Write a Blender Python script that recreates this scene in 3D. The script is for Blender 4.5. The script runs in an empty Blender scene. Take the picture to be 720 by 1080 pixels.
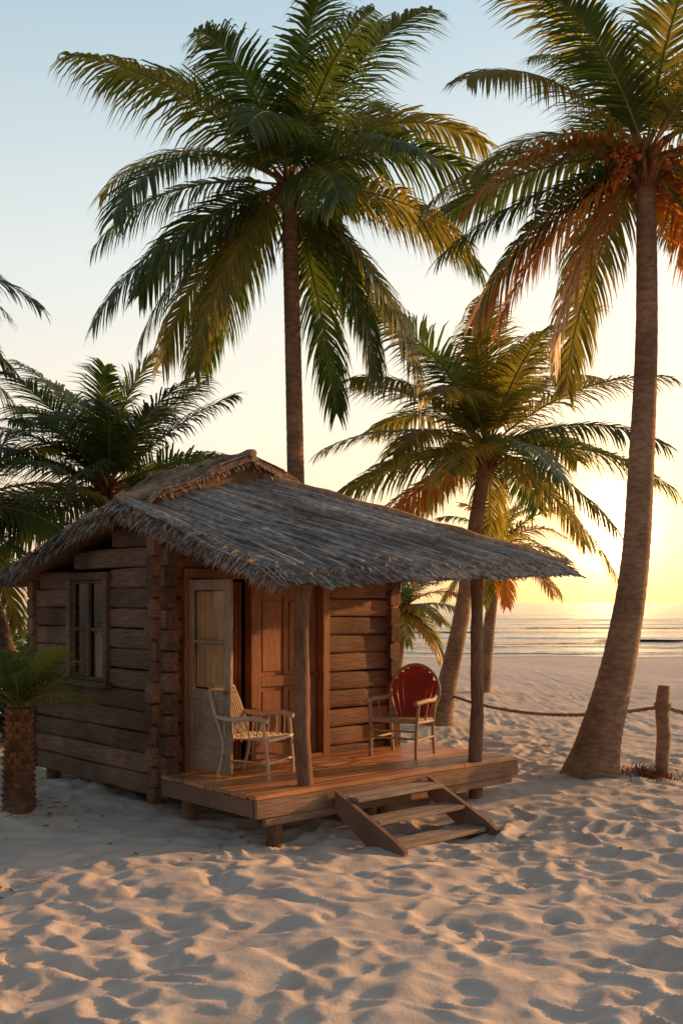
import bpy, math, random
import numpy as np
from mathutils import Vector, Matrix
R = math.radians
scene = bpy.context.scene
rng = random.Random(7)

# ------------------------------------------------------------------ helpers
class MB:
    def __init__(s): s.v=[]; s.f=[]; s.m=[]; s.smooth=[]
    def add(s, verts, faces, mat=0, smooth=False):
        o=len(s.v); s.v.extend([tuple(p) for p in verts])
        for f in faces:
            s.f.append(tuple(i+o for i in f)); s.m.append(mat); s.smooth.append(smooth)
    def obj(s, name, mats, parent=None, loc=None, rot=None):
        me=bpy.data.meshes.new(name); me.from_pydata(s.v,[],s.f); me.update()
        for m in mats: me.materials.append(m)
        me.polygons.foreach_set('material_index', s.m)
        me.polygons.foreach_set('use_smooth', s.smooth)
        ob=bpy.data.objects.new(name, me); scene.collection.objects.link(ob)
        if parent: ob.parent=parent
        if loc: ob.location=loc
        if rot: ob.rotation_euler=rot
        return ob
def empty(name, loc, rz=0):
    e=bpy.data.objects.new(name,None); scene.collection.objects.link(e)
    e.location=loc; e.rotation_euler=(0,0,rz); e.empty_display_size=.2
    return e
def box(mb, c, size, mat=0, rot=None, bev=0.006):
    x,y,z=[d/2 for d in size]; b=min(bev,x*.4,y*.4,z*.4)
    vs=[];
    idx={}
    for sx in(-1,1):
        for sy in(-1,1):
            for sz in(-1,1):
                for ax in range(3):
                    p=[sx*(x-b),sy*(y-b),sz*(z-b)]
                    p[ax]=[sx*x,sy*y,sz*z][ax]
                    idx[(sx,sy,sz,ax)]=len(vs); vs.append(Vector(p))
    fs=[]
    def q(l): fs.append(l)
    for ax in range(3):
        o=[a for a in range(3) if a!=ax]
        for s in(-1,1):
            loop=[]
            for (p,r) in((-1,-1),(1,-1),(1,1),(-1,1)):
                k=[0,0,0]; k[ax]=s; k[o[0]]=p; k[o[1]]=r
                loop.append(idx[(k[0],k[1],k[2],ax)])
            q(loop)
    for ax in range(3):
        o=[a for a in range(3) if a!=ax]
        for p in(-1,1):
            for r in(-1,1):
                k=[0,0,0];k[o[0]]=p;k[o[1]]=r
                k1=k[:];k1[ax]=-1;k2=k[:];k2[ax]=1
                q([idx[(*k1,o[0])],idx[(*k2,o[0])],idx[(*k2,o[1])],idx[(*k1,o[1])]])
    for sx in(-1,1):
        for sy in(-1,1):
            for sz in(-1,1):
                q([idx[(sx,sy,sz,0)],idx[(sx,sy,sz,1)],idx[(sx,sy,sz,2)]])
    c=Vector(c)
    if rot is not None: vs=[rot@v for v in vs]
    mb.add([v+c for v in vs],fs,mat)
def tube(mb, pts, rad, seg=8, mat=0, cap=True, smooth=True, jit=0):
    pts=[Vector(p) for p in pts]; n=len(pts)
    if not hasattr(rad,'__len__'): rad=[rad]*n
    vs=[]; fs=[]
    up=Vector((0,0,1)); prevS=None
    for i in range(n):
        t=(pts[min(i+1,n-1)]-pts[max(i-1,0)]).normalized()
        if prevS is None:
            s=t.cross(up)
            if s.length<.1: s=t.cross(Vector((1,0,0)))
        else: s=prevS-t*prevS.dot(t)
        s.normalize(); prevS=s; w=t.cross(s)
        for k in range(seg):
            a=2*math.pi*k/seg; r=rad[i]*(1+(rng.uniform(-jit,jit) if jit else 0))
            vs.append(pts[i]+s*math.cos(a)*r+w*math.sin(a)*r)
    for i in range(n-1):
        for k in range(seg):
            k2=(k+1)%seg
            fs.append((i*seg+k,i*seg+k2,(i+1)*seg+k2,(i+1)*seg+k))
    mb.add(vs,fs,mat,smooth)
    if cap:
        mb.add(vs[:seg],[tuple(range(seg))[::-1]],mat); mb.add(vs[-seg:],[tuple(range(seg))],mat)
def catmull(pts, n):
    P=[Vector(p) for p in pts]; P=[P[0]*2-P[1]]+P+[P[-1]*2-P[-2]]
    out=[]; m=len(P)-3
    for i in range(n+1):
        u=i/n*m; k=min(int(u),m-1); t=u-k
        a,b,c,d=P[k:k+4]
        out.append(.5*((2*b)+(c-a)*t+(2*a-5*b+4*c-d)*t*t+(3*b-a-3*c+d)*t**3))
    return out
def log(mb, p0, p1, h, w, mat=0, endmat=0, nseg=14):
    # hand-hewn, flattened timber
    p0=Vector(p0);p1=Vector(p1);ax=(p1-p0);L=ax.length
    if L<.03: return
    ax.normalize(); side=Vector((0,0,1)).cross(ax); up=Vector((0,0,1))
    nseg=max(3,int(L/.14)); NP=16
    ph=rng.uniform(0,99); vs=[];fs=[]
    prof=[]; w=w*rng.uniform(.94,1.05); hh=h*rng.uniform(.97,1.01); tw=rng.uniform(-.05,.05)
    for k in range(NP):
        a=2*math.pi*(k+.5)/NP; c,s=math.cos(a),math.sin(a)
        prof.append((math.copysign(abs(c)**.3,c),math.copysign(abs(s)**.3,s)))
    for i in range(nseg+1):
        c=p0+ax*(L*i/nseg)
        wob=.005*math.sin(ph+i*.9)+.005*math.sin(ph*2+i*.37*3); wz=.005*math.sin(ph*1.3+i*.5)
        e=.94 if i in(0,nseg) else 1
        for k,(a,b) in enumerate(prof):
            j=1+.022*math.sin(ph*3+k*2.1+i*.5)+rng.uniform(-.014,.014)
            vs.append(c+side*(a*w/2*e*j+wob+tw*b*.1)+up*(b*hh/2*e*.985+wz*(1 if b>0 else .6)))
    for i in range(nseg):
        for k in range(NP):
            k2=(k+1)%NP; fs.append((i*NP+k,i*NP+k2,(i+1)*NP+k2,(i+1)*NP+k))
    mb.add(vs,fs,mat,True)
    mb.add(vs[:NP],[tuple(range(NP))[::-1]],endmat); mb.add(vs[-NP:],[tuple(range(NP))],endmat)

# ------------------------------------------------------------------ materials
def newmat(name):
    m=bpy.data.materials.new(name); m.use_nodes=True; nt=m.node_tree
    return m,nt,nt.nodes['Principled BSDF'],nt.nodes['Material Output']
def pm(name,c1,c2,scale=8,rough=.85,bump=.3,vec=(1,1,1),island=0,detail=8,dist=.02,spec=.3,c3=None,crack=False):
    m,nt,b,out=newmat(name); N=nt.nodes;L=nt.links
    tc=N.new('ShaderNodeTexCoord'); mp=N.new('ShaderNodeMapping'); mp.inputs['Scale'].default_value=vec
    L.new(tc.outputs['Object'],mp.inputs[0])
    no=N.new('ShaderNodeTexNoise'); no.inputs['Scale'].default_value=scale; no.inputs['Detail'].default_value=detail; no.inputs['Roughness'].default_value=.65
    L.new(mp.outputs[0],no.inputs['Vector'])
    cr=N.new('ShaderNodeValToRGB'); cr.color_ramp.elements[0].position=.3; cr.color_ramp.elements[1].position=.7
    cr.color_ramp.elements[0].color=(*c1,1); cr.color_ramp.elements[1].color=(*c2,1)
    if c3:
        e=cr.color_ramp.elements.new(.5); e.color=(*c3,1)
    L.new(no.outputs['Fac'],cr.inputs[0]); col=cr.outputs[0]
    n2=N.new('ShaderNodeTexNoise'); n2.inputs['Scale'].default_value=1.7; n2.inputs['Detail'].default_value=3
    L.new(tc.outputs['Object'],n2.inputs['Vector'])
    mr=N.new('ShaderNodeMapRange'); mr.inputs['From Min'].default_value=.3; mr.inputs['From Max'].default_value=.7
    mr.inputs['To Min'].default_value=.65; mr.inputs['To Max'].default_value=1.3
    L.new(n2.outputs['Fac'],mr.inputs[0])
    vm=N.new('ShaderNodeVectorMath'); vm.operation='SCALE'; L.new(col,vm.inputs[0]); L.new(mr.outputs[0],vm.inputs['Scale']); col=vm.outputs[0]
    if island:
        g=N.new('ShaderNodeNewGeometry'); m2=N.new('ShaderNodeMapRange')
        m2.inputs['To Min'].default_value=1-island; m2.inputs['To Max'].default_value=1+island
        L.new(g.outputs['Random Per Island'],m2.inputs[0])
        v2=N.new('ShaderNodeVectorMath'); v2.operation='SCALE'; L.new(col,v2.inputs[0]); L.new(m2.outputs[0],v2.inputs['Scale']); col=v2.outputs[0]
    L.new(col,b.inputs['Base Color']); b.inputs['Roughness'].default_value=rough
    b.inputs['Specular IOR Level'].default_value=spec
    bp=N.new('ShaderNodeBump'); bp.inputs['Strength'].default_value=bump; bp.inputs['Distance'].default_value=dist
    L.new(no.outputs['Fac'],bp.inputs['Height']); L.new(bp.outputs[0],b.inputs['Normal'])
    return m
def leafmat(name,c1,c2,trans=.35,tc_=(.5,.45,.06)):
    m,nt,b,out=newmat(name); N=nt.nodes;L=nt.links
    g=N.new('ShaderNodeNewGeometry'); cr=N.new('ShaderNodeValToRGB')
    cr.color_ramp.elements[0].color=(*c1,1); cr.color_ramp.elements[1].color=(*c2,1)
    L.new(g.outputs['Random Per Island'],cr.inputs[0]); L.new(cr.outputs[0],b.inputs['Base Color'])
    b.inputs['Roughness'].default_value=.45; b.inputs['Specular IOR Level'].default_value=.4
    t=N.new('ShaderNodeBsdfTranslucent'); t.inputs[0].default_value=(*tc_,1)
    mx=N.new('ShaderNodeMixShader'); mx.inputs[0].default_value=trans
    L.new(b.outputs[0],mx.inputs[1]); L.new(t.outputs[0],mx.inputs[2]); L.new(mx.outputs[0],out.inputs[0])
    return m
GREEN=leafmat('palm_leaf_green',(.035,.07,.022),(.085,.13,.035),.33,(.17,.27,.04))
OLIVE=leafmat('palm_leaf_olive',(.07,.095,.022),(.14,.155,.035),.42,(.5,.42,.05))
SUNTINT=leafmat('palm_leaf_sun_tint',(.16,.09,.025),(.28,.16,.045),.5,(.95,.42,.07))  # orange of the low sun on the fronds, put into the leaf colour
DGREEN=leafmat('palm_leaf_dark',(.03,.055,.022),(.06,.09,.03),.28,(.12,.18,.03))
RACH=pm('palm_rachis',(.16,.14,.05),(.32,.25,.09),6)
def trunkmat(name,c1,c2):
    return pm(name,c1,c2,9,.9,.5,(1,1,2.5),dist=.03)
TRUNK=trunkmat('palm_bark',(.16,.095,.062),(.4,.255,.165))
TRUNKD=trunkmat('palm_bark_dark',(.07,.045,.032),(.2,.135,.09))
FIBRE=pm('palm_fibre',(.12,.05,.02),(.32,.14,.06),20,island=.4)
FRUIT=pm('palm_fruit',(.36,.08,.02),(.55,.17,.04),10,rough=.6,island=.3)
WX=pm('log_wood_x',(.10,.043,.023),(.30,.15,.08),5,.7,.6,(.8,14,16),island=.3,c3=(.19,.09,.048))
WY=pm('log_wood_y',(.075,.045,.031),(.24,.152,.105),5,.85,.6,(14,.8,16),island=.3,c3=(.145,.09,.06))
ENDG=pm('log_end_grain',(.07,.038,.024),(.22,.12,.07),22,island=.35)
WZ=pm('door_wood',(.17,.058,.025),(.4,.165,.07),5,.5,.3,(14,14,1),c3=(.27,.105,.045),island=.12)
POSTM=pm('post_wood',(.09,.048,.03),(.28,.165,.1),6,.85,.6,(12,12,1.2))
DECKM=pm('deck_wood',(.36,.135,.05),(.62,.29,.12),5,.4,.3,(1,12,12),island=.25,spec=.5)
STEPM=pm('step_wood',(.19,.145,.11),(.45,.36,.28),5,.8,.4,(1,14,14),island=.18)
FASC=pm('fascia_wood',(.14,.082,.05),(.34,.21,.14),5,.8,.4,(1,12,12),island=.15)
TH=pm('thatch_grey',(.14,.136,.135),(.40,.385,.37),14,.9,.5,island=.55)
THB=pm('thatch_brown',(.17,.11,.07),(.42,.28,.18),14,.9,.5,island=.45)
UND=pm('roof_underside',(.13,.06,.03),(.3,.155,.075),6,vec=(1,10,10))
WHITEP=pm('old_paint',(.19,.13,.09),(.4,.3,.21),9,.7,.3,(8,8,1.5))
DARKIN=pm('dark_interior',(.02,.014,.01),(.045,.03,.02),3)  # near-black: the shade inside the hut is put into the colour
CURT=pm('curtain_cloth',(.4,.34,.28),(.55,.48,.4),4,vec=(12,12,1))
DREFL=pm('door_pane_reflection',(.6,.34,.17),(.74,.48,.27),4,vec=(12,12,1))  # tan of the sky reflected in the door panes, put into the colour
WICK=pm('wicker_cane',(.42,.29,.19),(.66,.5,.36),25,.6,.3)
REDP=pm('red_paint',(.42,.03,.018),(.58,.06,.035),9,.5,.2,(8,8,1.5))
TANW=pm('tan_wood',(.3,.18,.1),(.55,.38,.24),8,.6,.3,(6,6,1.5))
ROPEM=pm('rope_fibre',(.2,.11,.06),(.38,.24,.14),40)
m,nt,b,out=newmat('window_glass'); GLASS=m
tr=nt.nodes.new('ShaderNodeBsdfTransparent'); tr.inputs[0].default_value=(.78,.78,.76,1)
gl=nt.nodes.new('ShaderNodeBsdfGlossy'); gl.inputs['Roughness'].default_value=.05; gl.inputs[0].default_value=(.9,.9,.9,1)
mx=nt.nodes.new('ShaderNodeMixShader'); mx.inputs[0].default_value=.06
nt.links.new(tr.outputs[0],mx.inputs[1]); nt.links.new(gl.outputs[0],mx.inputs[2]); nt.links.new(mx.outputs[0],out.inputs[0])

# ------------------------------------------------------------------ ground
def vn(x,y,seed):
    ix=np.floor(x);iy=np.floor(y);fx=x-ix;fy=y-iy
    fx=fx*fx*fx*(fx*(fx*6-15)+10);fy=fy*fy*fy*(fy*(fy*6-15)+10)
    def h(a,b):
        s=np.sin(a*127.1+b*311.7+seed*74.7)*43758.5453
        return s-np.floor(s)
    return (h(ix,iy)*(1-fx)+h(ix+1,iy)*fx)*(1-fy)+(h(ix,iy+1)*(1-fx)+h(ix+1,iy+1)*fx)*fy
def rot(x,y,a): return x*math.cos(a)+y*math.sin(a),-x*math.sin(a)+y*math.cos(a)
def ground_h(x,y):
    x=np.asarray(x,float);y=np.asarray(y,float)
    z=.10*(vn(x*.22,y*.22,1)-.5)+.05*(vn(x*.6,y*.6,2)-.5)
    a,b=rot(x,y,.35); wx=a+.35*(vn(a*1.9,b*1.9,5)-.5); wy=b+.35*(vn(a*1.9+9,b*1.9,6)-.5)
    c,d=rot(x,y,-.5); wx2=c+.2*(vn(c*3,d*3,15)-.5); wy2=d+.2*(vn(c*3+9,d*3,16)-.5)
    r1=1-np.abs(2*vn(wx*2.6,wy*3.8,3)-1); r2=1-np.abs(2*vn(wx2*4.2+4,wy2*6.0,4)-1)
    r3=vn(wx2*2.4+40,wy2*3.1,44)
    fade=np.clip(1.25-(y-8)/26,.15,1)*np.clip((60-np.abs(x))/50,0,1)
    patch=.35+.85*vn(x*.45,y*.5,21)
    z+=fade*patch*(.05*(r1**1.4-.45)+.042*(r2**1.3-.45)+.045*(r3-.5)+.027*(vn(wx*6.5,wy*8,8)-.5)+.010*(vn(x*15,y*17,9)-.5))
    g=lambda cx,cy,s,sy=None:np.exp(-((x-cx)/s)**2-((y-cy)/(sy or s))**2)
    z+=.13*g(-3.3,11.3,1.3)+.1*g(3.05,12.75,.7)+.06*g(1.7,18.3,.9)+.1*g(-3.2,10.3,.5)
    z-=.13*g(.9,9.7,1.3)+.08*g(-.9,9.6,.7)
    z-=np.clip((y-36)/24,0,1)**1.3*.8+np.clip((y-60)/100,0,1)*4
    return z
def gh(x,y): return float(ground_h(x,y))
ys=[4.0]
while ys[-1]<17: ys.append(ys[-1]*1.0040)
while ys[-1]<80: ys.append(ys[-1]*1.012)
while ys[-1]<3500: ys.append(ys[-1]*1.25)
back=[4-.05*(1.12**k) for k in range(1,70)]
ys=np.array(back[::-1]+ys)
xm=np.arange(-4.8,6.0,.03)
ext=[];s=.03;v=0
while v<3500: s*=1.06;v+=s;ext.append(v)
ext=np.array(ext)
xs=np.concatenate([(xm[0]-ext)[::-1],xm,xm[-1]+ext])
X,Y=np.meshgrid(xs,ys); Z=ground_h(X,Y)
nx,ny=len(xs),len(ys)
co=np.stack([X,Y,Z],-1).reshape(-1,3)
ii=np.arange(nx*ny).reshape(ny,nx)
F=np.stack([ii[:-1,:-1],ii[:-1,1:],ii[1:,1:],ii[1:,:-1]],-1).reshape(-1,4)
me=bpy.data.meshes.new('sand_ground'); me.vertices.add(len(co)); me.vertices.foreach_set('co',co.ravel())
me.loops.add(F.size); me.loops.foreach_set('vertex_index',F.ravel())
me.polygons.add(len(F)); me.polygons.foreach_set('loop_start',np.arange(0,F.size,4)); me.polygons.foreach_set('loop_total',np.full(len(F),4))
me.polygons.foreach_set('use_smooth',np.ones(len(F),bool)); me.update(); me.validate()
gob=bpy.data.objects.new('sand_ground',me); scene.collection.objects.link(gob)
m,nt,b,out=newmat('beach_sand'); N=nt.nodes;L=nt.links
tc=N.new('ShaderNodeTexCoord')
n1=N.new('ShaderNodeTexNoise'); n1.inputs['Scale'].default_value=3; n1.inputs['Detail'].default_value=10; L.new(tc.outputs['Object'],n1.inputs['Vector'])
cr=N.new('ShaderNodeValToRGB'); cr.color_ramp.elements[0].position=.3;cr.color_ramp.elements[1].position=.7
cr.color_ramp.elements[0].color=(.52,.445,.38,1);cr.color_ramp.elements[1].color=(.66,.58,.50,1); L.new(n1.outputs[0],cr.inputs[0])
sp=N.new('ShaderNodeSeparateXYZ'); L.new(tc.outputs['Object'],sp.inputs[0])
mr=N.new('ShaderNodeMapRange'); mr.inputs['From Min'].default_value=44; mr.inputs['From Max'].default_value=52; L.new(sp.outputs['Y'],mr.inputs[0])
mix=N.new('ShaderNodeMix'); mix.data_type='RGBA'; L.new(mr.outputs[0],mix.inputs[0]); L.new(cr.outputs[0],mix.inputs[6]); mix.inputs[7].default_value=(.22,.165,.13,1)
L.new(mix.outputs[2],b.inputs['Base Color'])
m3=N.new('ShaderNodeMapRange'); m3.inputs['To Min'].default_value=.95; m3.inputs['To Max'].default_value=.22; L.new(mr.outputs[0],m3.inputs[0]); L.new(m3.outputs[0],b.inputs['Roughness'])
b.inputs['Specular IOR Level'].default_value=.25
n2=N.new('ShaderNodeTexNoise'); n2.inputs['Scale'].default_value=30; n2.inputs['Detail'].default_value=8; n2.inputs['Roughness'].default_value=.7; L.new(tc.outputs['Object'],n2.inputs['Vector'])
bp=N.new('ShaderNodeBump'); bp.inputs['Strength'].default_value=.45; bp.inputs['Distance'].default_value=.02; L.new(n2.outputs[0],bp.inputs['Height']); L.new(bp.outputs[0],b.inputs['Normal'])
me.materials.append(m)

# ------------------------------------------------------------------ sea
SEA=-.42
# rolling swell modelled as a displaced grid in the near water, one sheet to the horizon
sy=[44.0]
while sy[-1]<260: sy.append(sy[-1]+max(.35,(sy[-1]-30)*.010))
while sy[-1]<4500: sy.append(sy[-1]*1.3)
sy=np.array(sy); e=[];s=1.0;v=0
while v<4200: s*=1.12; v+=s; e.append(v)
e=np.array(e); sx_=np.arange(-70,100,1.0); sx_=np.concatenate([(sx_[0]-e)[::-1],sx_,sx_[-1]+e])
SX,SY=np.meshgrid(sx_,sy)
am=np.clip((SY-50)/25,0,1)*np.clip((300-SY)/150,0,1)
ph_=SY*.42+2.2*vn(SX*.03,SY*.03,31)*3+.6*vn(SX*.1,SY*.05,32)
SZ=SEA+am*(.20*np.maximum(0,np.sin(ph_))**3*(.3+vn(SX*.05,SY*.08,33))+.05*(vn(SX*.4,SY*.9,34)-.5))
nx,ny=len(sx_),len(sy); co=np.stack([SX,SY,SZ],-1).reshape(-1,3); ii=np.arange(nx*ny).reshape(ny,nx)
F=np.stack([ii[:-1,:-1],ii[:-1,1:],ii[1:,1:],ii[1:,:-1]],-1).reshape(-1,4)
me=bpy.data.meshes.new('sea_water'); me.vertices.add(len(co)); me.vertices.foreach_set('co',co.ravel())
me.loops.add(F.size); me.loops.foreach_set('vertex_index',F.ravel())
me.polygons.add(len(F)); me.polygons.foreach_set('loop_start',np.arange(0,F.size,4)); me.polygons.foreach_set('loop_total',np.full(len(F),4))
me.polygons.foreach_set('use_smooth',np.ones(len(F),bool)); me.update(); me.validate()
sob=bpy.data.objects.new('sea_water',me); scene.collection.objects.link(sob)
m,nt,b,out=newmat('sea_water'); N=nt.nodes;L=nt.links
b.inputs['Base Color'].default_value=(.19,.15,.13,1); b.inputs['Roughness'].default_value=.16; b.inputs['IOR'].default_value=1.33
tc=N.new('ShaderNodeTexCoord'); mp=N.new('ShaderNodeMapping'); mp.inputs['Scale'].default_value=(.25,.7,1); L.new(tc.outputs['Object'],mp.inputs[0])
n=N.new('ShaderNodeTexNoise'); n.inputs['Scale'].default_value=1; n.inputs['Detail'].default_value=8; n.inputs['Roughness'].default_value=.65; L.new(mp.outputs[0],n.inputs['Vector'])
bp=N.new('ShaderNodeBump'); bp.inputs['Strength'].default_value=.8; bp.inputs['Distance'].default_value=.35; L.new(n.outputs[0],bp.inputs['Height']); L.new(bp.outputs[0],b.inputs['Normal'])
me.materials.append(m)
FOAM=pm('sea_foam',(.78,.74,.7),(.9,.87,.82),2,.8,.3)
mb=MB()
def foam(y0,w,x0,x1,z,seed):
    n=int((x1-x0)/.4); vs=[];fs=[]
    for i in range(n+1):
        x=x0+(x1-x0)*i/n
        yy=y0+float(vn(np.array(x*.06),np.array(1.),seed))*5+float(vn(np.array(x*.4),np.array(3.),seed))*1.0
        ww=w*(max(.0,float(vn(np.array(x*.1),np.array(7.),seed))*2.0-.6))*(.5+float(vn(np.array(x*1.2),np.array(5.),seed)))
        e=min(1,min(i,n-i)/6)
        vs+= [(x,yy-ww*e,z-.02),(x,yy,z+.08*w*e),(x,yy+ww*e,z-.02)]
    for i in range(n):
        a=i*3; fs+=[(a,a+3,a+4,a+1),(a+1,a+4,a+5,a+2)]
    mb.add(vs,fs,0,True)
foam(50.5,.6,-60,70,SEA+.05,1); foam(55,.4,-60,70,SEA+.07,2); foam(60,.6,-60,70,SEA+.12,12)
foam(68,1.1,-50,60,SEA+.2,3); foam(88,1.4,-20,90,SEA+.24,4)
mb.obj('sea_foam',[FOAM])

# ------------------------------------------------------------------ palms
def frond(mb,o,az,el0,length,droop,ll,r,leaf,rach,nleaf=56,width=.045,grav=.35,rr=.022):
    nseg=16; pts=[Vector(o)]; tans=[]; curl=r.uniform(-.3,.3)
    for i in range(nseg):
        s=(i+.5)/nseg; el=el0-droop*s**1.35; a=az+curl*s*s
        t=Vector((math.cos(a)*math.cos(el),math.sin(a)*math.cos(el),math.sin(el)))
        tans.append(t); pts.append(pts[-1]+t*length/nseg)
    tube(mb,pts,[rr*(1-.85*i/nseg) for i in range(nseg+1)],5,rach,cap=False)
    roll=r.uniform(-.6,.6); lift=r.uniform(.15,.55)
    hv=Vector((-math.sin(az),math.cos(az),0))
    g_=grav*r.uniform(.7,1.35)
    for i in range(nleaf):
        s=.12+.88*(i+.5)/nleaf
        u=s*nseg; k=min(int(u),nseg-1); P=pts[k].lerp(pts[k+1],u-k); T=tans[k]
        S=hv-T*hv.dot(T); S.normalize(); Nn=T.cross(S)
        S2=S*math.cos(roll)+Nn*math.sin(roll)
        shape=math.sin(math.pi*(.16+.74*s))**.75
        for sg in(-1,1):
            l=ll*shape*r.uniform(.78,1.15)
            if r.random()<.04: l*=.4
            f=.6+.9*s*s+r.uniform(-.13,.13)
            d=(T*f+S2*sg+Nn*(lift*(1-s)+r.uniform(-.18,.18))).normalized()
            p=P.copy(); w=width*r.uniform(.7,1.1); vs=[]
            wd=(T-d*T.dot(d)).normalized()
            for j in range(4):
                ww=(w*.4,w*.6,w*.4,0)[j]
                if j<3: vs+=[p-wd*ww,p+wd*ww]
                else: vs.append(p)
                d=(d+Vector((0,0,-g_*(.3+.5*j)))).normalized(); p=p+d*(l/3)
            mb.add(vs,[(0,1,3,2),(2,3,5,4),(4,5,6)],leaf)
def palm(name,trunk,rads,nf,flen,ll,seed,leaves,weights,bark,els=(-.75,1.35),droop=(1.0,1.5),nleaf=56,width=.045,grav=.35,fruit=0,ring=.16,open_el=None):
    r=random.Random(seed); mb=MB()
    L_=sum((Vector(trunk[i+1])-Vector(trunk[i])).length for i in range(len(trunk)-1))
    n=max(12,int(L_/(ring/5))); pts=catmull(trunk,n)
    rp=catmull([(a,0,0) for a in rads],n)
    rad=[]
    for i in range(n+1):
        ph=(i%5)/5
        rad.append(rp[i].x*(1.02-.03*ph+r.uniform(-.006,.006)))
    tube(mb,pts,rad,18,0,jit=.008)
    top=pts[-1]; rt=rads[-1]
    for k in range(46):
        a=r.uniform(0,6.28); z=r.uniform(-.35,.15); e=r.uniform(.5,1.2)
        p=top+Vector((math.cos(a)*rt*.8,math.sin(a)*rt*.8,z))
        q=p+Vector((math.cos(a)*math.cos(e),math.sin(a)*math.cos(e),math.sin(e)))*r.uniform(.15,.35)
        tube(mb,[p,(p+q)/2+Vector((0,0,.02)),q],[.045,.035,.012],5,5)
    for k in range(60):
        a=r.uniform(0,6.28); p=top+Vector((math.cos(a)*rt,math.sin(a)*rt,r.uniform(-.25,.15)))
        q=p+Vector((math.cos(a)*r.uniform(.03,.2),math.sin(a)*r.uniform(.03,.2),-r.uniform(.1,.4)))
        w=Vector((-math.sin(a),math.cos(a),0))*.012
        mb.add([p-w,p+w,q],[(0,1,2)],5)
    if fruit:
        for k in range(fruit):
            a=r.uniform(0,6.28); 
            p0=top+Vector((math.cos(a)*.1,math.sin(a)*.1,.0)); p1=p0+Vector((math.cos(a)*.28,math.sin(a)*.28,.02)); p2=p1+Vector((math.cos(a)*.12,math.sin(a)*.12,-.25))
            st=catmull([p0,p1,p2],6); tube(mb,st,.012,5,6)
            for j in range(18):
                c=st[r.randint(2,6)]+Vector((r.gauss(0,.06),r.gauss(0,.06),r.gauss(-.02,.08))); rr=r.uniform(.022,.045)
                ball(mb,c,rr,6)
    ga=2.39996
    for i in range(nf):
        q=(i+.5)/nf
        az=i*ga+r.uniform(-.25,.25); el=els[1]+(els[0]-els[1])*q**.9+r.uniform(-.12,.12)
        dr=r.uniform(*droop)*(1-.35*q) if el>0 else r.uniform(*droop)*.55
        dr=min(dr,el+1.5)
        le=flen*r.uniform(.86,1.1)*(.88 if q<.12 else 1)
        lf=r.choices(range(len(leaves)),weights=weights(q,az))[0]
        if open_el is not None and el<open_el and math.sin(az)<-.72:
            az+= .95 if math.cos(az)>0 else -.95
        frond(mb,top+Vector((0,0,.08*(1-q))),az,el,le,dr,ll,r,1+lf,4,nleaf,width,grav*(.8+.6*q))
    lm=list(leaves)
    return mb.obj(name,[bark]+lm+[RACH,FIBRE,FRUIT])
def ball(mb,c,r,mat,seg=8,rg=5):
    vs=[];fs=[]
    for i in range(rg+1):
        th=math.pi*i/rg
        for k in range(seg):
            a=2*math.pi*k/seg; vs.append(Vector(c)+Vector((math.sin(th)*math.cos(a),math.sin(th)*math.sin(a),math.cos(th)))*r)
    for i in range(rg):
        for k in range(seg):
            k2=(k+1)%seg; fs.append((i*seg+k,(i+1)*seg+k,(i+1)*seg+k2,i*seg+k2))
    mb.add(vs,fs,mat,True)
LV=(GREEN,OLIVE,SUNTINT)
w_main=lambda q,az:(.9,.1,0.0)
w_right=lambda q,az:(.7,.3,.0) if q<.45 else ((.25,.55,.2) if q<.7 else (.05,.3,.65))
w_mid=lambda q,az:(.45,.55,0) if q<.75 else (.2,.65,.15)
palm('palm_tree',[(-.62,15.5,-.2),(-.66,15.5,3),(-.72,15.5,6),(-.78,15.5,8.35)],[.17,.135,.12,.115],35,3.5,.95,11,LV,w_main,TRUNK,els=(-.8,1.42),droop=(1.0,1.65),nleaf=86,width=.037,grav=.5,open_el=-.2)
palm('palm_tree.001',[(2.98,12.7,-.25),(3.04,12.7,.1),(3.14,12.7,.55),(3.37,12.7,1.45),(3.56,12.7,2.6),(3.64,12.7,3.8),(3.71,12.7,5.5),(3.70,12.7,7.55)],[.5,.36,.26,.205,.17,.155,.13,.115],32,3.0,.8,23,LV,w_right,TRUNK,els=(-.85,1.38),droop=(1.0,1.55),nleaf=80,width=.033,grav=.45,fruit=13,open_el=.55)
palm('palm_tree.002',[(1.66,18.3,-.3),(1.71,18.3,.1),(1.86,18.3,.8),(2.1,18.3,1.95),(2.33,18.3,3.45),(2.55,18.3,4.85)],[.42,.26,.17,.14,.125,.11],36,3.25,.85,5,LV,w_mid,TRUNK,els=(-.5,1.45),droop=(.8,1.3),nleaf=78,width=.04,grav=.45)
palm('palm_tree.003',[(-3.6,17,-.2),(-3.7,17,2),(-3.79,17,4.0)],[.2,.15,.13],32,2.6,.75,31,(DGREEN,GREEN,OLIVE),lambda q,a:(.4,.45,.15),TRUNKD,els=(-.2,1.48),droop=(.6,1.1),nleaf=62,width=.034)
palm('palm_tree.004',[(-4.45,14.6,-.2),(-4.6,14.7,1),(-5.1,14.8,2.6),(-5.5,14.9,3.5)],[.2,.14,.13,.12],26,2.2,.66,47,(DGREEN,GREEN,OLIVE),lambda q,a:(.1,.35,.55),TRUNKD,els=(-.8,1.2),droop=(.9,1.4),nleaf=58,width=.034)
palm('palm_tree.005',[(-6.8,14,-.2),(-6.65,14,3),(-6.5,14,6.3)],[.2,.15,.13],26,2.6,.7,51,(DGREEN,GREEN,OLIVE),lambda q,a:(.5,.35,.15),TRUNKD,els=(-.7,1.3),droop=(1.0,1.5),nleaf=62,width=.034)
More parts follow.
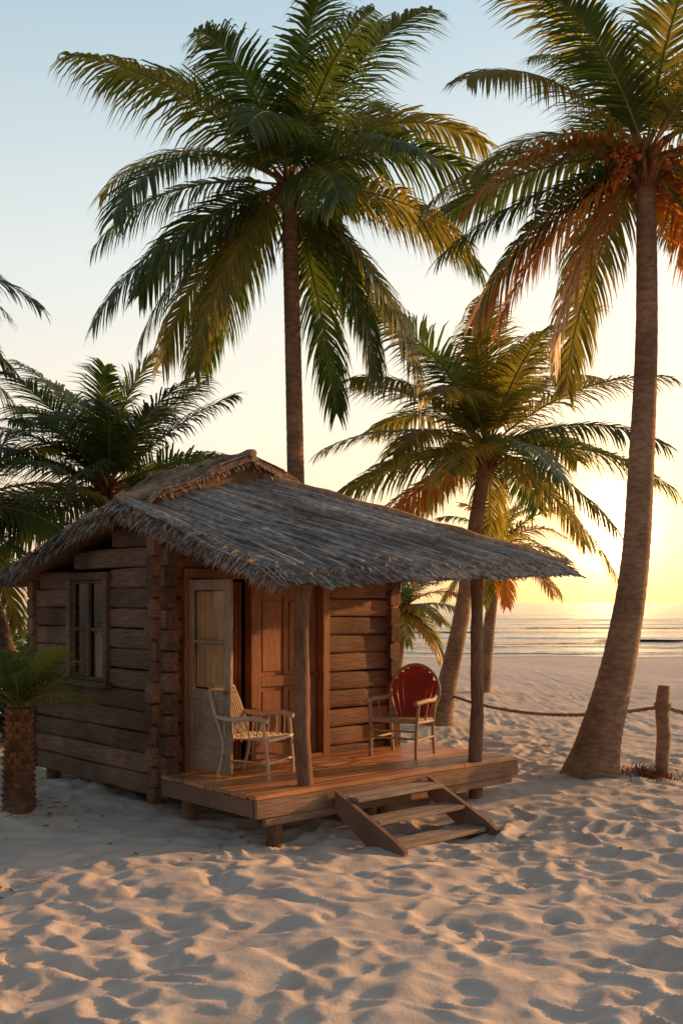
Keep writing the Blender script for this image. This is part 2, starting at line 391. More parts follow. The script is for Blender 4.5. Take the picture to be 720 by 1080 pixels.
palm('palm_tree.006',[(3.5,26,-.2),(3.7,26,1.8),(3.95,26,3.5)],[.2,.14,.12],24,2.1,.55,61,LV,lambda q,a:(.2,.7,.1),TRUNK,els=(-.6,1.3),nleaf=40,width=.042)
palm('palm_tree.007',[(1.2,24,-.2),(1.3,24,1),(1.42,24,2.0)],[.18,.13,.12],22,1.55,.45,71,LV,lambda q,a:(.3,.6,.1),TRUNK,els=(-.7,1.2),nleaf=34,width=.038)
def dwarf():
    r=random.Random(3); mb=MB(); base=Vector((-3.18,10.3,gh(-3.18,10.3)-.1))
    H=1.08
    tube(mb,[base+Vector((0,0,H*i/8)) for i in range(9)],[.14,.145,.14,.13,.125,.12,.115,.11,.08],14,0,jit=.04)
    for lvl in range(17):
        for k in range(9):
            a=k*.698+lvl*.35; z=.06+lvl*.06; rr=.135-.03*z
            p=base+Vector((math.cos(a)*rr,math.sin(a)*rr,z)); q=p+Vector((math.cos(a)*.045,math.sin(a)*.045,.07))
            w=Vector((-math.sin(a),math.cos(a),0))
            mb.add([p-w*.042,p+w*.042,q+w*.015,q-w*.015,p-w*.03+Vector((0,0,.07)),p+w*.03+Vector((0,0,.07))],[(0,1,2,3),(3,2,5,4),(0,3,4),(1,5,2)],5)
    top=base+Vector((0,0,H))
    for i in range(22):
        q=(i+.5)/22; el=1.4-1.0*q+r.uniform(-.1,.1)
        frond(mb,top,i*2.4+r.uniform(-.2,.2),el,.74*r.uniform(.85,1.1),.65,.26,r,1+r.choices((0,1,2),(.0,.5,.5))[0],4,30,.015,.15,.009)
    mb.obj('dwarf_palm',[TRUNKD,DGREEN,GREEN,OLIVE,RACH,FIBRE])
dwarf()
def shrub(name,cs,n,seed,size=.12):
    r=random.Random(seed); mb=MB()
    for (c,rad) in cs:
        c=Vector(c)
        for k in range(7):
            a=r.uniform(0,6.28); e=c+Vector((math.cos(a)*rad*.6,math.sin(a)*rad*.6,rad*r.uniform(-.2,.6)))
            tube(mb,[Vector((c.x,c.y,-.1)),(Vector((c.x,c.y,0))+e)/2,e],[.03,.02,.006],5,1)
        for k in range(n):
            d=Vector((r.gauss(0,1),r.gauss(0,1),r.gauss(0,1))).normalized()*rad*r.uniform(.45,1)**.6*(.8+.35*math.sin(k*.01+seed))
            p=c+Vector((d.x,d.y,d.z*1.0))
            if p.z<0: continue
            t=Vector((r.gauss(0,1),r.gauss(0,1),r.gauss(.3,.8))).normalized(); s=t.cross(Vector((r.random(),r.random(),r.random()))).normalized()
            l=size*r.uniform(.6,1.3)
            mb.add([p,p+t*l*.5+s*l*.22,p+t*l,p+t*l*.5-s*l*.22],[(0,1,2,3)],0)
    return mb.obj(name,[DGREEN,TRUNKD])
shrub('leafy_shrub',[((-5.6,17.5,.9),1.2),((-7.0,18,1.2),1.5),((-8.6,18,1.0),1.5),((-4.9,16.6,.6),.8)],2600,2,.16)
shrub('leafy_shrub.001',[((-10.5,19,1.0),1.8),((-13,20,1.2),2.0)],2400,5,.2)

# ------------------------------------------------------------------ hut
HC=(-1.83,10.7,0); HA=R(42)
hut=empty('beach_hut',HC,HA)
Lx,Ly=3.22,2.77; Z0=.2; HH=.215
G=Vector((-.32,.38,3.22));P=Vector((1.35,.38,3.66));FL=Vector((-.02,-1.97,2.45));FR=Vector((4.18,-1.97,2.62));BL=Vector((-.34,3.3,2.5));BR=Vector((4.05,3.3,2.52))
mb=MB()
k=0
while Z0+HH*(k)<3.05:
    z=Z0+HH*(k+.5); zt=z+HH/2
    s1=(G.z-FL.z)/(G.y-FL.y); s2=(G.z-BL.z)/(BL.y-G.y)
    ya=max(-.17,G.y-(G.z-.1-zt)/s1) ; yb=min(Ly+.15,G.y+(G.z-.1-zt)/s2)
    if zt>G.z-.1: break
    if 5<=k<=10:
        log(mb,(0,ya+rng.uniform(-.04,.03),z),(0,.95,z),HH,.17,0,1); log(mb,(0,1.87,z),(0,yb+rng.uniform(-.02,.02),z),HH,.17,0,1)
    else: log(mb,(0,ya+rng.uniform(-.04,.03),z),(0,yb,z),HH,.17,0,1)
    k+=1
mb.obj('end_wall_logs',[WY,ENDG],hut)
mb=MB()
for k in range(12):
    z=Z0+HH*(k+1)
    if z>2.75: break
    log(mb,(Lx,-.15,z-HH/2),(Lx,Ly+.13,z-HH/2),HH,.17,0,1)
mb.obj('far_end_wall_logs',[WY,ENDG],hut)
mb=MB()
DZ=2.47
for k in range(13):
    z=Z0+HH*k
    if k==0: z+=HH*.25
    if z>2.95: break
    h=HH if k else HH*.5
    if z+h/2>DZ:
        log(mb,(-.15,0,z),(Lx+(.13 if z<2.75 else -.3),0,z),h,.16,0,1)
    else:
        log(mb,(-.15+rng.uniform(-.03,.03),0,z),(.2,0,z),h,.16,0,1); log(mb,(2.1,0,z),(Lx+.15+rng.uniform(-.04,.03),0,z),h,.16,0,1)
    if z<2.6: log(mb,(-.13,Ly,z),(Lx+.13,Ly,z),h,.16,0,1)
mb.obj('front_wall_logs',[WX,ENDG],hut)
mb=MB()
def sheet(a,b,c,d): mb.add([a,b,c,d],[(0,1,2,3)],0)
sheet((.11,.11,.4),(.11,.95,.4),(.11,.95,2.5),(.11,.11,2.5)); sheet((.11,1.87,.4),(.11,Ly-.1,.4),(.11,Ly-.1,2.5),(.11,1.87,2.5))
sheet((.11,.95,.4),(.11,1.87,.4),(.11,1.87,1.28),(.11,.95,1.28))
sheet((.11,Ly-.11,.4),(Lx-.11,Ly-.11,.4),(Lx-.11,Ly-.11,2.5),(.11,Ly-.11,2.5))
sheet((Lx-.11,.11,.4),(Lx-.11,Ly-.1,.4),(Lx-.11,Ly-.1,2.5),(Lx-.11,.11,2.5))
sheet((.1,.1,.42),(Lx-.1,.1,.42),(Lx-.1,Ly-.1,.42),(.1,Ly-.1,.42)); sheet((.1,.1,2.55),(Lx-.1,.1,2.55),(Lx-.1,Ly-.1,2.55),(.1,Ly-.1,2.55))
mb.obj('interior_shade_lining',[DARKIN],hut)
mb=MB()
for (x,y) in((.1,.3),(.1,1.5),(.1,2.6),(3.1,.3),(3.1,2.6),(1.6,.3),(1.6,2.6)):
    tube(mb,[(x,y,-.4),(x,y,.2)],.09,10,0)
mb.obj('foundation_piles',[POSTM],hut)
mb=MB()
y0,y1,z0,z1=.95,1.87,1.275,2.53; T=.085
ym=(y0+y1)/2
box(mb,(-.085,y0+T/2,(z0+z1)/2),(.07,T,z1-z0),0); box(mb,(-.085,y1-T/2,(z0+z1)/2),(.07,T,z1-z0),0)
box(mb,(-.087,ym,z1-T/2),(.08,y1-y0+.06,T),0); box(mb,(-.10,ym,z0+.02),(.14,y1-y0+.14,.06),0)
box(mb,(-.07,ym,(z0+z1)/2),(.04,.05,z1-z0-2*T),0)
for yy in((y0+ym)/2+.02,(y1+ym)/2-.02):
    for zz in(z0+.62,): box(mb,(-.065,yy,zz),(.025,(y1-y0)/2-T-.01,.035),0)
for yy in(y0+T+.018,y1-T-.018): box(mb,(-.066,yy,(z0+z1)/2),(.03,.036,z1-z0-2*T),0)
box(mb,(-.066,ym,z1-T-.018),(.028,y1-y0-2*T-.08,.036),0); box(mb,(-.066,ym,z0+.07),(.028,y1-y0-2*T-.08,.04),0)
mb.add([(-.055,y0+T,z0+.05),(-.055,y1-T,z0+.05),(-.055,y1-T,z1-T),(-.055,y0+T,z1-T)],[(0,1,2,3)],1)
n=30;vs=[]
for i in range(n+1):
    yy=ym+.02-(.22)*i/n; xx=.03+.018*math.sin(i*1.1)
    vs+=[(xx,yy,z0+.08),(xx,yy+.02,z0+.5+.1*math.sin(i*.12))]
mb.add(vs,[(2*i,2*i+2,2*i+3,2*i+1) for i in range(n)],2,True)
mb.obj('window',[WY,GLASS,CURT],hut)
mb=MB()
box(mb,(.215,-.06,1.46),(.07,.16,2.04),0); box(mb,(2.105,-.06,1.46),(.1,.17,2.04),0); box(mb,(1.16,-.062,2.5),(1.98,.17,.1),0)
box(mb,(1.10,-.03,1.44),(.07,.12,2.0),0)
def paneldoor(cx,w):
    zb,zt=.47,2.44
    box(mb,(cx,-.0,(zb+zt)/2),(w,.03,zt-zb),0)
    for sx in(-1,1): box(mb,(cx+sx*(w/2-.05),-.022,(zb+zt)/2),(.1,.03,zt-zb),0)
    for zz,hh in((zb+.08,.16),(1.32,.12),(zt-.06,.12),): box(mb,(cx,-.022,zz),(w-.2,.028,hh),0)
    box(mb,(cx,-.022,1.82),(.07,.026,.86),0); box(mb,(cx,-.022,.94),(.07,.026,.62),0)
    for sx in(-1,1):
        pw=(w-.2-.07)/2
        box(mb,(cx+sx*(.035+pw/2),-.018,1.82),(pw-.05,.022,.78),0,bev=.01); box(mb,(cx+sx*(.035+pw/2),-.018,.94),(pw-.05,.022,.54),0,bev=.01)
paneldoor(1.59,.9)
ball(mb,(1.98,-.09,1.38),.025,1); tube(mb,[(1.98,-.03,1.38),(1.98,-.09,1.38)],.01,6,1)
box(mb,(1.15,-.04,.46),(1.9,.2,.035),0)
mb.obj('panelled_door',[WZ,POSTM],hut)
mb=MB(); n=26; vs=[]
for i in range(n+1):
    xx=.80+.26*i/n; yy=.10+.025*math.sin(i*1.2); vs+=[(xx,yy,.46),(xx,yy,2.42)]
mb.add(vs,[(2*i,2*i+2,2*i+3,2*i+1) for i in range(n)],0,True)
mb.obj('doorway_curtain',[WZ],hut)
mb=MB(); w=.66
zb,zt=.485,2.43
for xx in(.045,w-.045): box(mb,(xx,0,(zb+zt)/2),(.09,.045,zt-zb),0)
for zz,hh in((zb+.1,.2),(1.26,.11),(zt-.055,.11),): box(mb,(w/2,0,zz),(w-.18,.043,hh),0)
for zz in(1.80,): box(mb,(w/2,0,zz),(w-.18,.03,.035),0)
box(mb,(w/2,0,.95),(w-.18,.02,.52),0); box(mb,(w/2,0,.95),(w-.27,.034,.43),0,bev=.012)
mb.add([(.09,0,1.31),(w-.09,0,1.31),(w-.09,0,zt-.1),(.09,0,zt-.1)],[(0,1,2,3)],1)
n=24;vs=[]
for i in range(n+1):
    xx=.095+(w-.19)*i/n; vs+=[(xx,.03+.008*math.sin(i*1.4),1.33),(xx,.03+.008*math.sin(i*1.4),zt-.12)]
mb.add(vs,[(2*i,2*i+2,2*i+3,2*i+1) for i in range(n)],2,True)  # wavy sheet at the glass, carries the painted pane reflection
ball(mb,(w-.05,-.05,1.3),.022,3); 
dl=mb.obj('glazed_door',[WHITEP,GLASS,DREFL,POSTM],hut,loc=(.25,-.1,0),rot=(0,0,R(-84)))
mb=MB()
X0,X1,YF=-.1,3.62,-1.70
nb=12; pw=(-.10-YF)/nb
for i in range(nb):
    yc=YF+pw*(i+.5); cut=rng.uniform(.8,2.8)
    for (a,b_) in((X0+rng.uniform(-.01,.01),cut),(cut,X1+rng.uniform(-.01,.015))):
        box(mb,((a+b_)/2,yc,.43+rng.uniform(-.003,.003)),(b_-a-.006,pw-.012,.04),0,bev=.005)
mb.obj('deck_boards',[DECKM],hut)
mb=MB()
box(mb,((X0+X1)/2,YF+.012,.325),(X1-X0,.045,.165),0); 
box(mb,((X0+X1)/2+.02,YF+.045,.20),(X1-X0-.2,.06,.08),0)
rz=Matrix.Rotation(R(90),3,'Z')
for xx in(X0+.025,X1-.025): box(mb,(xx,(YF-.12)/2+.02,.325),(-YF-.19,.045,.16),0,rz)
for xx in(.5,1.2,1.9,2.6,3.2): box(mb,(xx,(YF-.1)/2,.34),(-YF-.25,.05,.13),0,rz)
mb.obj('deck_frame',[FASC],hut)
mb=MB()
for (x,y) in((.22,-1.56),(3.1,-1.52),(3.45,-.3),(.05,-.4),(1.7,-1.5)):
    tube(mb,[(x,y,-.5),(x,y,0),(x+.01,y,.27)],[.08,.078,.075],10,0,jit=.04)
mb.obj('deck_piles',[POSTM],hut)
mb=MB()
def post(x,y,z0,z1,r0,r1,sd,mat=0):
    r=random.Random(sd); n=22; pts=[];rd=[]
    for i in range(n+1):
        t=i/n; pts.append((x+.025*math.sin(t*3+sd)+.008*math.sin(t*11+sd),y+.02*math.sin(t*4+sd*2),z0+(z1-z0)*t)); rd.append((r0+(r1-r0)*t)*(1+r.uniform(-.05,.05)))
    tube(mb,pts,rd,12,mat,jit=.03)
post(.62,-1.52,.45,2.58,.078,.07,3); post(3.02,-1.60,.45,2.62,.075,.066,5)
mb.obj('porch_posts',[POSTM],hut)
mb=MB()
tube(mb,catmull([(.1,-1.60,2.52),(1.5,-1.58,2.55),(3.9,-1.62,2.62)],14),.05,9,0,jit=.04)
for i in range(9):
    x=.1+i*.45; s=(x-FL.x)/(FR.x-FL.x)
    zr=FL.z+(FR.z-FL.z)*s
    x2=G.x+(P.x-G.x)*s; z2=G.z+(P.z-G.z)*s
    tube(mb,[(x,-1.93,zr-.08),(x2*.8+x*.2,-.1,z2*.8+zr*.2-.19)],.028,7,0,jit=.05)
mb.obj('porch_beams',[UND],hut)
def bil(A,B,C,D):
    def S(s,t): 
        return (A*(1-s)+B*s)*(1-t)+(C*(1-s)+D*s)*t
    return S
Sf=bil(G,P,FL,FR); Sb=bil(G,P,BL,BR)
def Sr(s,t): return P*(1-t)+(FR*(1-s)+BR*s)*t
def bump_(s,t,sd): return float(.055*(vn(np.array(s*24),np.array(t*1.6),sd)-.5)+.025*(vn(np.array(s*60),np.array(t*3.),sd+1)-.5)+.06*(vn(np.array(s*6),np.array(t*3.),sd+2)-.5))
def slab(mb,S,ns,nt_,sd,th,mt,mu):
    top=[];bot=[]
    for i in range(ns+1):
        for j in range(nt_+1):
            s=i/ns;t=j/nt_; p=S(s,t); top.append(p+Vector((0,0,bump_(s,t,sd)))); bot.append(p-Vector((0,0,th)))
    W=nt_+1; f=[(i*W+j,(i+1)*W+j,(i+1)*W+j+1,i*W+j+1) for i in range(ns) for j in range(nt_)]
    mb.add(top,f,mt,True); mb.add(bot,[q[::-1] for q in f],mu)
    per=[(i,0) for i in range(ns)]+[(ns,j) for j in range(nt_)]+[(i,nt_) for i in range(ns,0,-1)]+[(0,j) for j in range(nt_,0,-1)]
    vs=[];n=len(per)
    for (i,j) in per: vs+=[top[i*W+j],bot[i*W+j]]
    mb.add(vs,[(2*k,(2*k+2)%(2*n),(2*k+3)%(2*n),2*k+1) for k in range(n)],mt)
def strands(mb,S,n,sd,mat,t_rng=(0,.9),ln=(.12,.35),tmax=1.05,wd=(.008,.022),lift=.02,mat2=None,p2=0):
    r=random.Random(sd)
    for k in range(n):
        s=r.random(); t0=r.uniform(*t_rng); t1=min(tmax+r.uniform(-.03,.03),t0+r.uniform(*ln))
        w=r.uniform(*wd); ds=r.gauss(0,.012); l=r.uniform(.3,1)*lift; vs=[]
        e=S(min(1,s+.02),.5)-S(max(0,s-.02),.5); e.normalize()
        m=3
        for j in range(m+1):
            u=j/m; t=t0+(t1-t0)*u; ss=s+ds*u
            p=S(ss,t); b0=bump_(min(max(ss,0),1),min(t,1),20)
            p=p+Vector((0,0,b0+.004+l*(.5+.5*u) - (max(0,t-1)*1.2)))
            ww=w*(1 if j<m else .35)
            vs+=[p-e*ww,p+Vector((0,0,w*.9)),p+e*ww]
        f=[]
        for j in range(m):
            a=j*3; f+=[(a,a+1,a+4,a+3),(a+1,a+2,a+5,a+4)]
        mb.add(vs,f,mat2 if (mat2 is not None and r.random()<p2) else mat)
def fringe(mb,A,B,n,outv,sd,ln=(.1,.26),mat=0,mat2=None):
    r=random.Random(sd); A=Vector(A);B=Vector(B); e=(B-A).normalized()
    for k in range(n):
        p=A.lerp(B,r.random())+Vector((0,0,r.uniform(-.09,.05)))-outv*r.uniform(0,.1)
        d=(outv+Vector((r.gauss(0,.25),r.gauss(0,.25),-r.uniform(.1,1.3)))).normalized(); l=r.uniform(*ln)
        q=p+d*l*.5; d=(d+Vector((0,0,-.6))).normalized(); q2=q+d*l*.5; w=r.uniform(.005,.012)
        s=e*w+Vector((0,0,r.uniform(-w,w)))
        mb.add([p-s,p+s,q+s,q-s,q2],[(0,1,2,3),(3,2,4)],mat2 if(mat2 is not None and r.random()<.4) else mat)
mb=MB()
slab(mb,Sf,110,26,20,.11,0,2); strands(mb,Sf,6500,1,0,(-.02,.88),(.2,.55),1.04,(.006,.019),mat2=1,p2=.12)
slab(mb,Sb,60,20,20,.11,1,2); strands(mb,Sb,2600,2,1,(-.02,.88),(.15,.35),1.05,mat2=0,p2=.4)
slab(mb,Sr,30,16,20,.11,0,2); strands(mb,Sr,900,3,0,(.1,.88),(.15,.35),1.04)
fringe(mb,G,FL,2000,Vector((-1,-.1,0)),5,(.08,.2),0,mat2=1); fringe(mb,G,BL,1900,Vector((-1,.1,0)),6,(.1,.24),0,mat2=1)
fringe(mb,FL,FR,1500,Vector((.1,-1,0)),7,(.03,.09),0,mat2=1); fringe(mb,FR,BR,700,Vector((1,0,0)),8,(.05,.14),0)
r=random.Random(77)
for k in range(38):
    s=(k+.5)/38+r.uniform(-.01,.01); pts=[]; rad=r.uniform(.018,.036); te=r.uniform(.9,1.02); t0=r.uniform(0,.2)
    for j in range(19):
        t=t0+(te-t0)*j/18; p=Sf(s+.005*math.sin(j*.8+k),t); pts.append(p+Vector((0,0,bump_(min(1,s),min(t,1),20)+.016+.008*math.sin(j*1.1+k*2))))
    tube(mb,pts,[rad*r.uniform(.8,1.15)*(.5+.5*min(1,j/4)) for j in range(19)],6,0,jit=.1)
def roll_(A,B,rad,mat,n=24):
    pts=[A.lerp(B,i/n)+Vector((0,0,.03+.012*math.sin(i*1.3))) for i in range(n+1)]
    tube(mb,pts,[rad*(1+.12*math.sin(i*2.1)) for i in range(n+1)],8,mat,jit=.1)
roll_(P,FR,.05,1); roll_(G,P,.06,1)
CA0=Vector((1.22,.12,3.82));CA1=Vector((1.2,2.2,3.74));CL0=Vector((.02,.12,3.33));CL1=Vector((-.1,2.0,3.02));CR0=Vector((2.5,.12,3.36));CR1=Vector((2.7,2.2,3.1))
Sl=bil(CA0,CA1,CL0,CL1); Sq=bil(CA0,CA1,CR0,CR1)
slab(mb,Sl,24,14,20,.05,1,2); slab(mb,Sq,24,14,20,.05,1,2)
strands(mb,Sl,1700,11,1,(-.02,.85),(.2,.5),1.08,(.006,.016),.015,mat2=0,p2=.2); strands(mb,Sq,900,12,1,(-.02,.85),(.2,.5),1.08,(.006,.016),.015)
roll_(CA0+Vector((0,-.05,0)),CA1,.045,1)
fringe(mb,CL0,CA0,260,Vector((0,-1,0)),41,(.04,.10),1,mat2=0); fringe(mb,CA0,CR0,260,Vector((0,-1,0)),42,(.04,.10),1,mat2=0)
mb.obj('thatched_roof',[TH,THB,UND],hut)
mb=MB()
mb.add([(.15,.22,3.05),(2.4,.22,3.05),(2.45,.22,3.3),(1.22,.22,3.77),(.15,.22,3.3)],[(0,1,2,3,4)],0)
mb.obj('roof_gable_boards',[POSTM],hut)
mb=MB()
sx0,sx1=.84,2.12
tz=(.33,.155,-.02); ty=(-1.86,-2.14,-2.42)
for z,y in zip(tz,ty):
    for dy in(-.068,.068): box(mb,((sx0+sx1)/2,y+dy,z),(sx1-sx0-.09,.128,.04),0)
for xx in(sx0,sx1):
    pr=[(-1.735,.40),(-1.735,.20),(-2.50,-.25),(-2.66,-.25),(-2.66,-.02),(-2.52,.06)]
    v=[(xx-.025,a,b_) for a,b_ in pr]+[(xx+.025,a,b_) for a,b_ in pr]; n=len(pr)
    mb.add(v,[tuple(range(n)),tuple(range(2*n-1,n-1,-1))]+[(i,i+n,(i+1)%n+n,(i+1)%n) for i in range(n)],1)
mb.obj('porch_steps',[STEPM,FASC],hut)

# ------------------------------------------------------------------ chairs
def wicker_chair(name,loc,rz_):
    e=empty(name,loc,rz_); mb=MB()
    w=.29; tb=lambda p,r=.016,n=10: tube(mb,catmull(p,n),r,8,0)
    for s in(-1,1):
        tb([(s*w,.27,0),(s*w*1.0,.26,.2),(s*w*1.03,.24,.40),(s*w*1.06,.22,.58)],.019)
        tb([(s*w*.95,-.30,0),(s*w*.95,-.24,.2),(s*w*.95,-.24,.38),(s*w,-.33,.65),(s*w*.85,-.40,.86)],.019)
        tb([(s*w*1.06,.27,.575),(s*w*1.1,.12,.60),(s*w*1.1,-.12,.58),(s*w,-.31,.60)],.026)
        tb([(s*w,.26,.15),(s*w,0,.17),(s*w*.95,-.25,.16)],.012)
        for k in range(5):
            y=.16-.09*k; tb([(s*w*1.0,y,.36),(s*w*1.1,y,.48),(s*w*1.09,y,.585)],.007,5)
    tb([(-w*.85,-.40,.86),(-w*.45,-.43,.92),(0,-.44,.94),(w*.45,-.43,.92),(w*.85,-.40,.86)],.022)
    tb([(-w,.26,.38),(0,.29,.38),(w,.26,.38)],.019); tb([(-w,.26,.15),(w,.26,.15)],.012,2); tb([(-w,-.24,.36),(w,-.24,.36)],.016,2)
    mb.obj('frame',[WICK],e)
    mb=MB()
    for k in range(17):
        x=-w*.92+2*w*.92*k/16; box(mb,(x,.01,.385-.012*math.sin(math.pi*k/16)),(.024,.5,.012),0,bev=.003)
    for k in range(12):
        y=-.22+.04*k; box(mb,(0,y,.392),(2*w*.94,.016,.01),0,bev=.003)
    mb.obj('seat',[WICK],e)
    mb=MB()
    for k in range(13):
        u=-1+2*k/12; x=w*.86*u; zt=.93-.06*u*u
        tube(mb,catmull([(x,-.235,.37),(x*1.02,-.30,.6),(x*.98,-.40,zt-.02)],8),.011,6,0)
    for k in range(9):
        t=.1+.09*k; z=.37+.56*t; y=-.235-.165*t-.01
        tube(mb,catmull([(-w*.93,y,z),(0,y-.03,z),(w*.93,y,z)],6),.006,5,0)
    mb.obj('backrest',[WICK],e)
wicker_chair('wicker_armchair',(-.86,10.6,.453),R(-112))
def red_chair(name,loc,rz_):
    e=empty(name,loc,rz_); mb=MB(); w=.28
    tb=lambda p,r=.018,n=10: tube(mb,catmull(p,n),r,8,0)
    for s in(-1,1):
        tb([(s*w,.26,0),(s*w,.25,.3),(s*w*1.08,.24,.6)],.021)
        tb([(s*w*.95,-.30,0),(s*w*.95,-.25,.3),(s*w*1.02,-.28,.62)],.021)
        tb([(s*w*1.1,.33,.62),(s*w*1.18,.1,.635),(s*w*1.12,-.15,.63),(s*w*.98,-.31,.66)],.028)
        tb([(s*w,.26,.2),(s*w*.95,-.27,.2)],.014,3)
        tb([(s*w,.25,.40),(s*w*.95,-.26,.38)],.02,3)
        tb([(s*w,0,.4),(s*w*1.13,0,.62)],.01,3)
    tb([(-w,.26,.41),(w,.26,.41)],.022,2); tb([(-w,.26,.22),(w,.26,.22)],.014,2); tb([(-w,-.26,.39),(w,-.26,.39)],.02,2)
    tb([(-w,.26,.3),(w,.26,.3)],.012,2)
    hoop=[]
    for k in range(15):
        a=math.pi*(-.12+1.24*k/14); x=math.cos(a)*.31; z=.70+math.sin(a)*.31
        hoop.append((x,-.29-.16*(z-.42),z))
    hoop=[(.22,-.26,.42)]+hoop+[(-.22,-.26,.42)]
    tb(hoop,.019,40)
    mb.obj('frame',[TANW],e)
    mb=MB()
    n=9
    for k in range(n):
        u=-1+2*(k+.5)/n; xb=.19*u; xt=.29*u; zt=.70+math.sqrt(max(0,1-u*u))*.295
        m=5; vs=[]; hw0=.19/n*.95; hw1=.29/n*.97
        for j in range(m+1):
            t=j/m; x=xb+(xt-xb)*min(1,t*1.5); hw=hw0+(hw1-hw0)*min(1,t*1.5); z=.41+(zt-.41)*t; y=-.275-.16*(z-.42)-.03*(1-u*u)
            vs+=[(x-hw,y,z),(x+hw,y,z),(x-hw,y-.014,z),(x+hw,y-.014,z)]
        f=[]
        for j in range(m):
            a=4*j; f+=[(a,a+1,a+5,a+4),(a+2,a+6,a+7,a+3),(a,a+4,a+6,a+2),(a+1,a+3,a+7,a+5)]
        f+=[(4*m,4*m+1,4*m+3,4*m+2),(0,2,3,1)]
        mb.add(vs,f,0)
    mb.obj('backrest',[REDP],e)
    mb=MB()
    for k in range(7): box(mb,(0,.24-.078*k,.432-.004*k),(2*w*1.0,.07,.022),0,bev=.006)
    mb.obj('seat',[TANW],e)
red_chair('red_back_armchair',(.70,11.95,.453),R(152))

# ------------------------------------------------------------------ fence post & rope
zb=gh(3.97,12.9)
mb=MB()
r=random.Random(4)
tube(mb,[(3.97+.012*math.sin(i),12.9,zb-.3+(1.42)*i/14) for i in range(15)],[.085*(1+r.uniform(-.05,.05)) for i in range(14)]+[.07],12,0,jit=.04)
mb.obj('fence_post',[TRUNK])
mb=MB()
A=Vector((3.97,12.9,zb+.86)); B=Vector((1.95,18.25,.55))
def rope(A,B,sag,n=60):
    pts=[]
    for i in range(n+1):
        t=i/n; p=A.lerp(B,t); p.z-=sag*4*t*(1-t); pts.append(p)
    for ph in(0,2.09,4.19):
        tube(mb,[p+Vector((math.cos(i*1.3+ph)*.012,0,math.sin(i*1.3+ph)*.012)) for i,p in enumerate(pts)],.016,6,0)
rope(A,B,.2)
rope(A,Vector((6.9,11.6,.75)),.2,40)
for dz in(-.03,0,.03): tube(mb,[(3.97+.095*math.cos(a),12.9+.095*math.sin(a),zb+.86+dz) for a in np.linspace(0,6.28,17)],.016,6,0)
mb.obj('rope_barrier',[ROPEM])
mb=MB(); tube(mb,[(6.9,11.6,-.3),(6.9,11.6,.4),(6.92,11.6,1.0)],[.085,.08,.075],12,0,jit=.05); mb.obj('fence_post.001',[TRUNK])
mb=MB(); r=random.Random(9)
for k in range(420):
    cx=3.75+r.gauss(0,.16); cy=12.75+r.gauss(0,.12); z=gh(cx,cy)
    a=r.uniform(0,6.28); l=r.uniform(.06,.2); d=Vector((math.cos(a)*.7,math.sin(a)*.7,r.uniform(.3,1.2))).normalized(); s=Vector((-math.sin(a),math.cos(a),0))*.006
    p=Vector((cx,cy,z-.01)); q=p+d*l*.6; t=q+(d+Vector((0,0,-.5))).normalized()*l*.4
    mb.add([p-s,p+s,q+s,q-s,t],[(0,1,2,3),(3,2,4)],0)
mb.obj('dry_beach_plant',[FIBRE])
mb=MB(); r=random.Random(19)
spots=[(-3.0,10.2,.35,60),(-2.6,8.0,.25,14),(3.1,12.2,.5,30),(-1.0,9.2,.5,16),(1.9,9.4,.6,10)]
for (sx,sy_,sg,nn) in spots:
    for k in range(nn):
        x=sx+r.gauss(0,sg); y=sy_+r.gauss(0,sg); z=gh(x,y)+.012; a=r.uniform(0,6.28); l=r.uniform(.02,.07); w=r.uniform(.004,.012)
        d=Vector((math.cos(a),math.sin(a),r.uniform(-.1,.3))); s=Vector((-math.sin(a),math.cos(a),0))*w; p=Vector((x,y,z))
        mb.add([p-d*l,p+s,p+d*l,p-s,p+Vector((0,0,w))],[(0,1,4),(1,2,4),(2,3,4),(3,0,4)],0)
mb.obj('beach_debris',[FIBRE])

# ------------------------------------------------------------------ world, sun, camera
AZ,EL=R(60),R(11.5)
w=bpy.data.worlds.new('World'); scene.world=w; w.use_nodes=True; nt=w.node_tree; N=nt.nodes;L=nt.links
bg=N['Background']; bg.inputs[1].default_value=.05
sky=N.new('ShaderNodeTexSky'); sky.sky_type='NISHITA'; sky.sun_disc=False; sky.sun_elevation=EL; sky.sun_rotation=AZ; sky.dust_density=3
L.new(sky.outputs[0],bg.inputs[0])
tc=N.new('ShaderNodeTexCoord'); sp=N.new('ShaderNodeSeparateXYZ'); L.new(tc.outputs['Generated'],sp.inputs[0])
cr=N.new('ShaderNodeValToRGB'); els=cr.color_ramp.elements
stops=[(0,(.96,.62,.36)),(.05,(.97,.70,.46)),(.16,(.96,.82,.64)),(.3,(.77,.79,.73)),(.5,(.44,.58,.64)),(.7,(.24,.3,.36)),(1,(.16,.2,.26))]
els[0].position=0; els[0].color=(*stops[0][1],1); els[1].position=1; els[1].color=(*stops[-1][1],1)
for p,c in stops[1:-1]:
    e=els.new(p); e.color=(*c,1)
L.new(sp.outputs['Z'],cr.inputs[0])
def dot_to(d):
    dt=N.new('ShaderNodeVectorMath'); dt.operation='DOT_PRODUCT'; L.new(tc.outputs['Generated'],dt.inputs[0]); dt.inputs[1].default_value=d
    mxm=N.new('ShaderNodeMath'); mxm.operation='MAXIMUM'; mxm.inputs[1].default_value=0; L.new(dt.outputs['Value'],mxm.inputs[0])
    return dt.outputs['Value'],mxm.outputs[0]
gd=Vector((math.sin(R(14.5)),math.cos(R(14.5)),.065)).normalized()
raw,pos=dot_to(gd)
mr=N.new('ShaderNodeMapRange'); mr.inputs['From Min'].default_value=-.8; mr.inputs['From Max'].default_value=.9; mr.inputs['To Min'].default_value=.26; mr.inputs['To Max'].default_value=1.0
L.new(raw,mr.inputs[0])
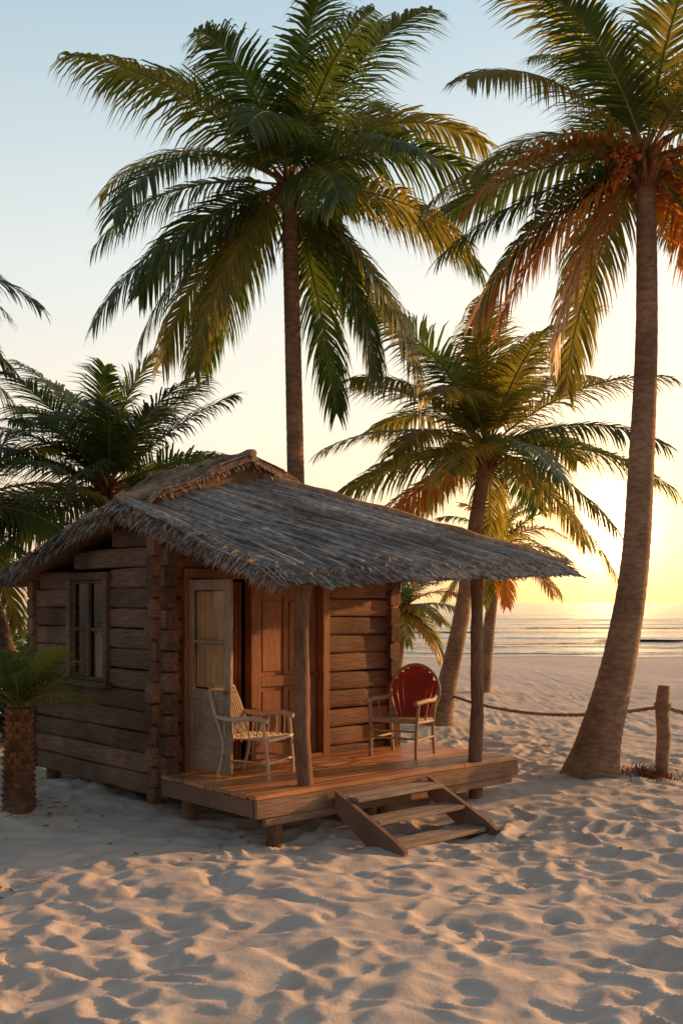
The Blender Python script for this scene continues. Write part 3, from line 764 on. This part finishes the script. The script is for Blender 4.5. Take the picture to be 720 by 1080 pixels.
vs=N.new('ShaderNodeVectorMath'); vs.operation='SCALE'; L.new(cr.outputs[0],vs.inputs[0]); L.new(mr.outputs[0],vs.inputs['Scale'])
cur=vs.outputs[0]
def addglow(src,pwv,colr):
    global cur
    pw_=N.new('ShaderNodeMath'); pw_.operation='POWER'; pw_.inputs[1].default_value=pwv; L.new(src,pw_.inputs[0])
    gv=N.new('ShaderNodeVectorMath'); gv.operation='SCALE'; gv.inputs[0].default_value=colr; L.new(pw_.outputs[0],gv.inputs['Scale'])
    ad=N.new('ShaderNodeVectorMath'); ad.operation='ADD'; L.new(cur,ad.inputs[0]); L.new(gv.outputs[0],ad.inputs[1]); cur=ad.outputs[0]
for pwv,colr in((25,(.25,.1,-.04)),(90,(.7,.28,.0)),(500,(1.3,.8,.25)),(2500,(5,3.6,1.8))): addglow(pos,pwv,colr)
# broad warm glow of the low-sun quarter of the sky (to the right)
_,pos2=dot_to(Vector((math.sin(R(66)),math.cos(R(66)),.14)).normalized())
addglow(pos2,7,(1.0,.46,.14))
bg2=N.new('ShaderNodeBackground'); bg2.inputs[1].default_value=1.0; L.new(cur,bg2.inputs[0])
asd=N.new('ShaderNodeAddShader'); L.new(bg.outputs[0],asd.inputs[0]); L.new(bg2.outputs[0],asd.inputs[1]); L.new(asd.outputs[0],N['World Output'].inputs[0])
sl=bpy.data.lights.new('sun','SUN'); sl.energy=5; sl.angle=R(.6); sl.color=(1,.48,.17)
so=bpy.data.objects.new('sun',sl); scene.collection.objects.link(so)
sd=Vector((math.sin(AZ)*math.cos(EL),math.cos(AZ)*math.cos(EL),math.sin(EL)))
so.rotation_euler=sd.to_track_quat('Z','Y').to_euler(); so.location=(20,15,10)
cam=bpy.data.cameras.new('camera'); co_=bpy.data.objects.new('camera',cam); scene.collection.objects.link(co_)
co_.location=(0,0,2.2); co_.rotation_euler=(R(90),0,0); cam.sensor_fit='VERTICAL'; cam.sensor_height=36; cam.lens=36.67; cam.shift_y=.088; cam.clip_end=8000
scene.camera=co_
scene.view_settings.view_transform='Standard'; scene.view_settings.look='None'; scene.view_settings.exposure=0
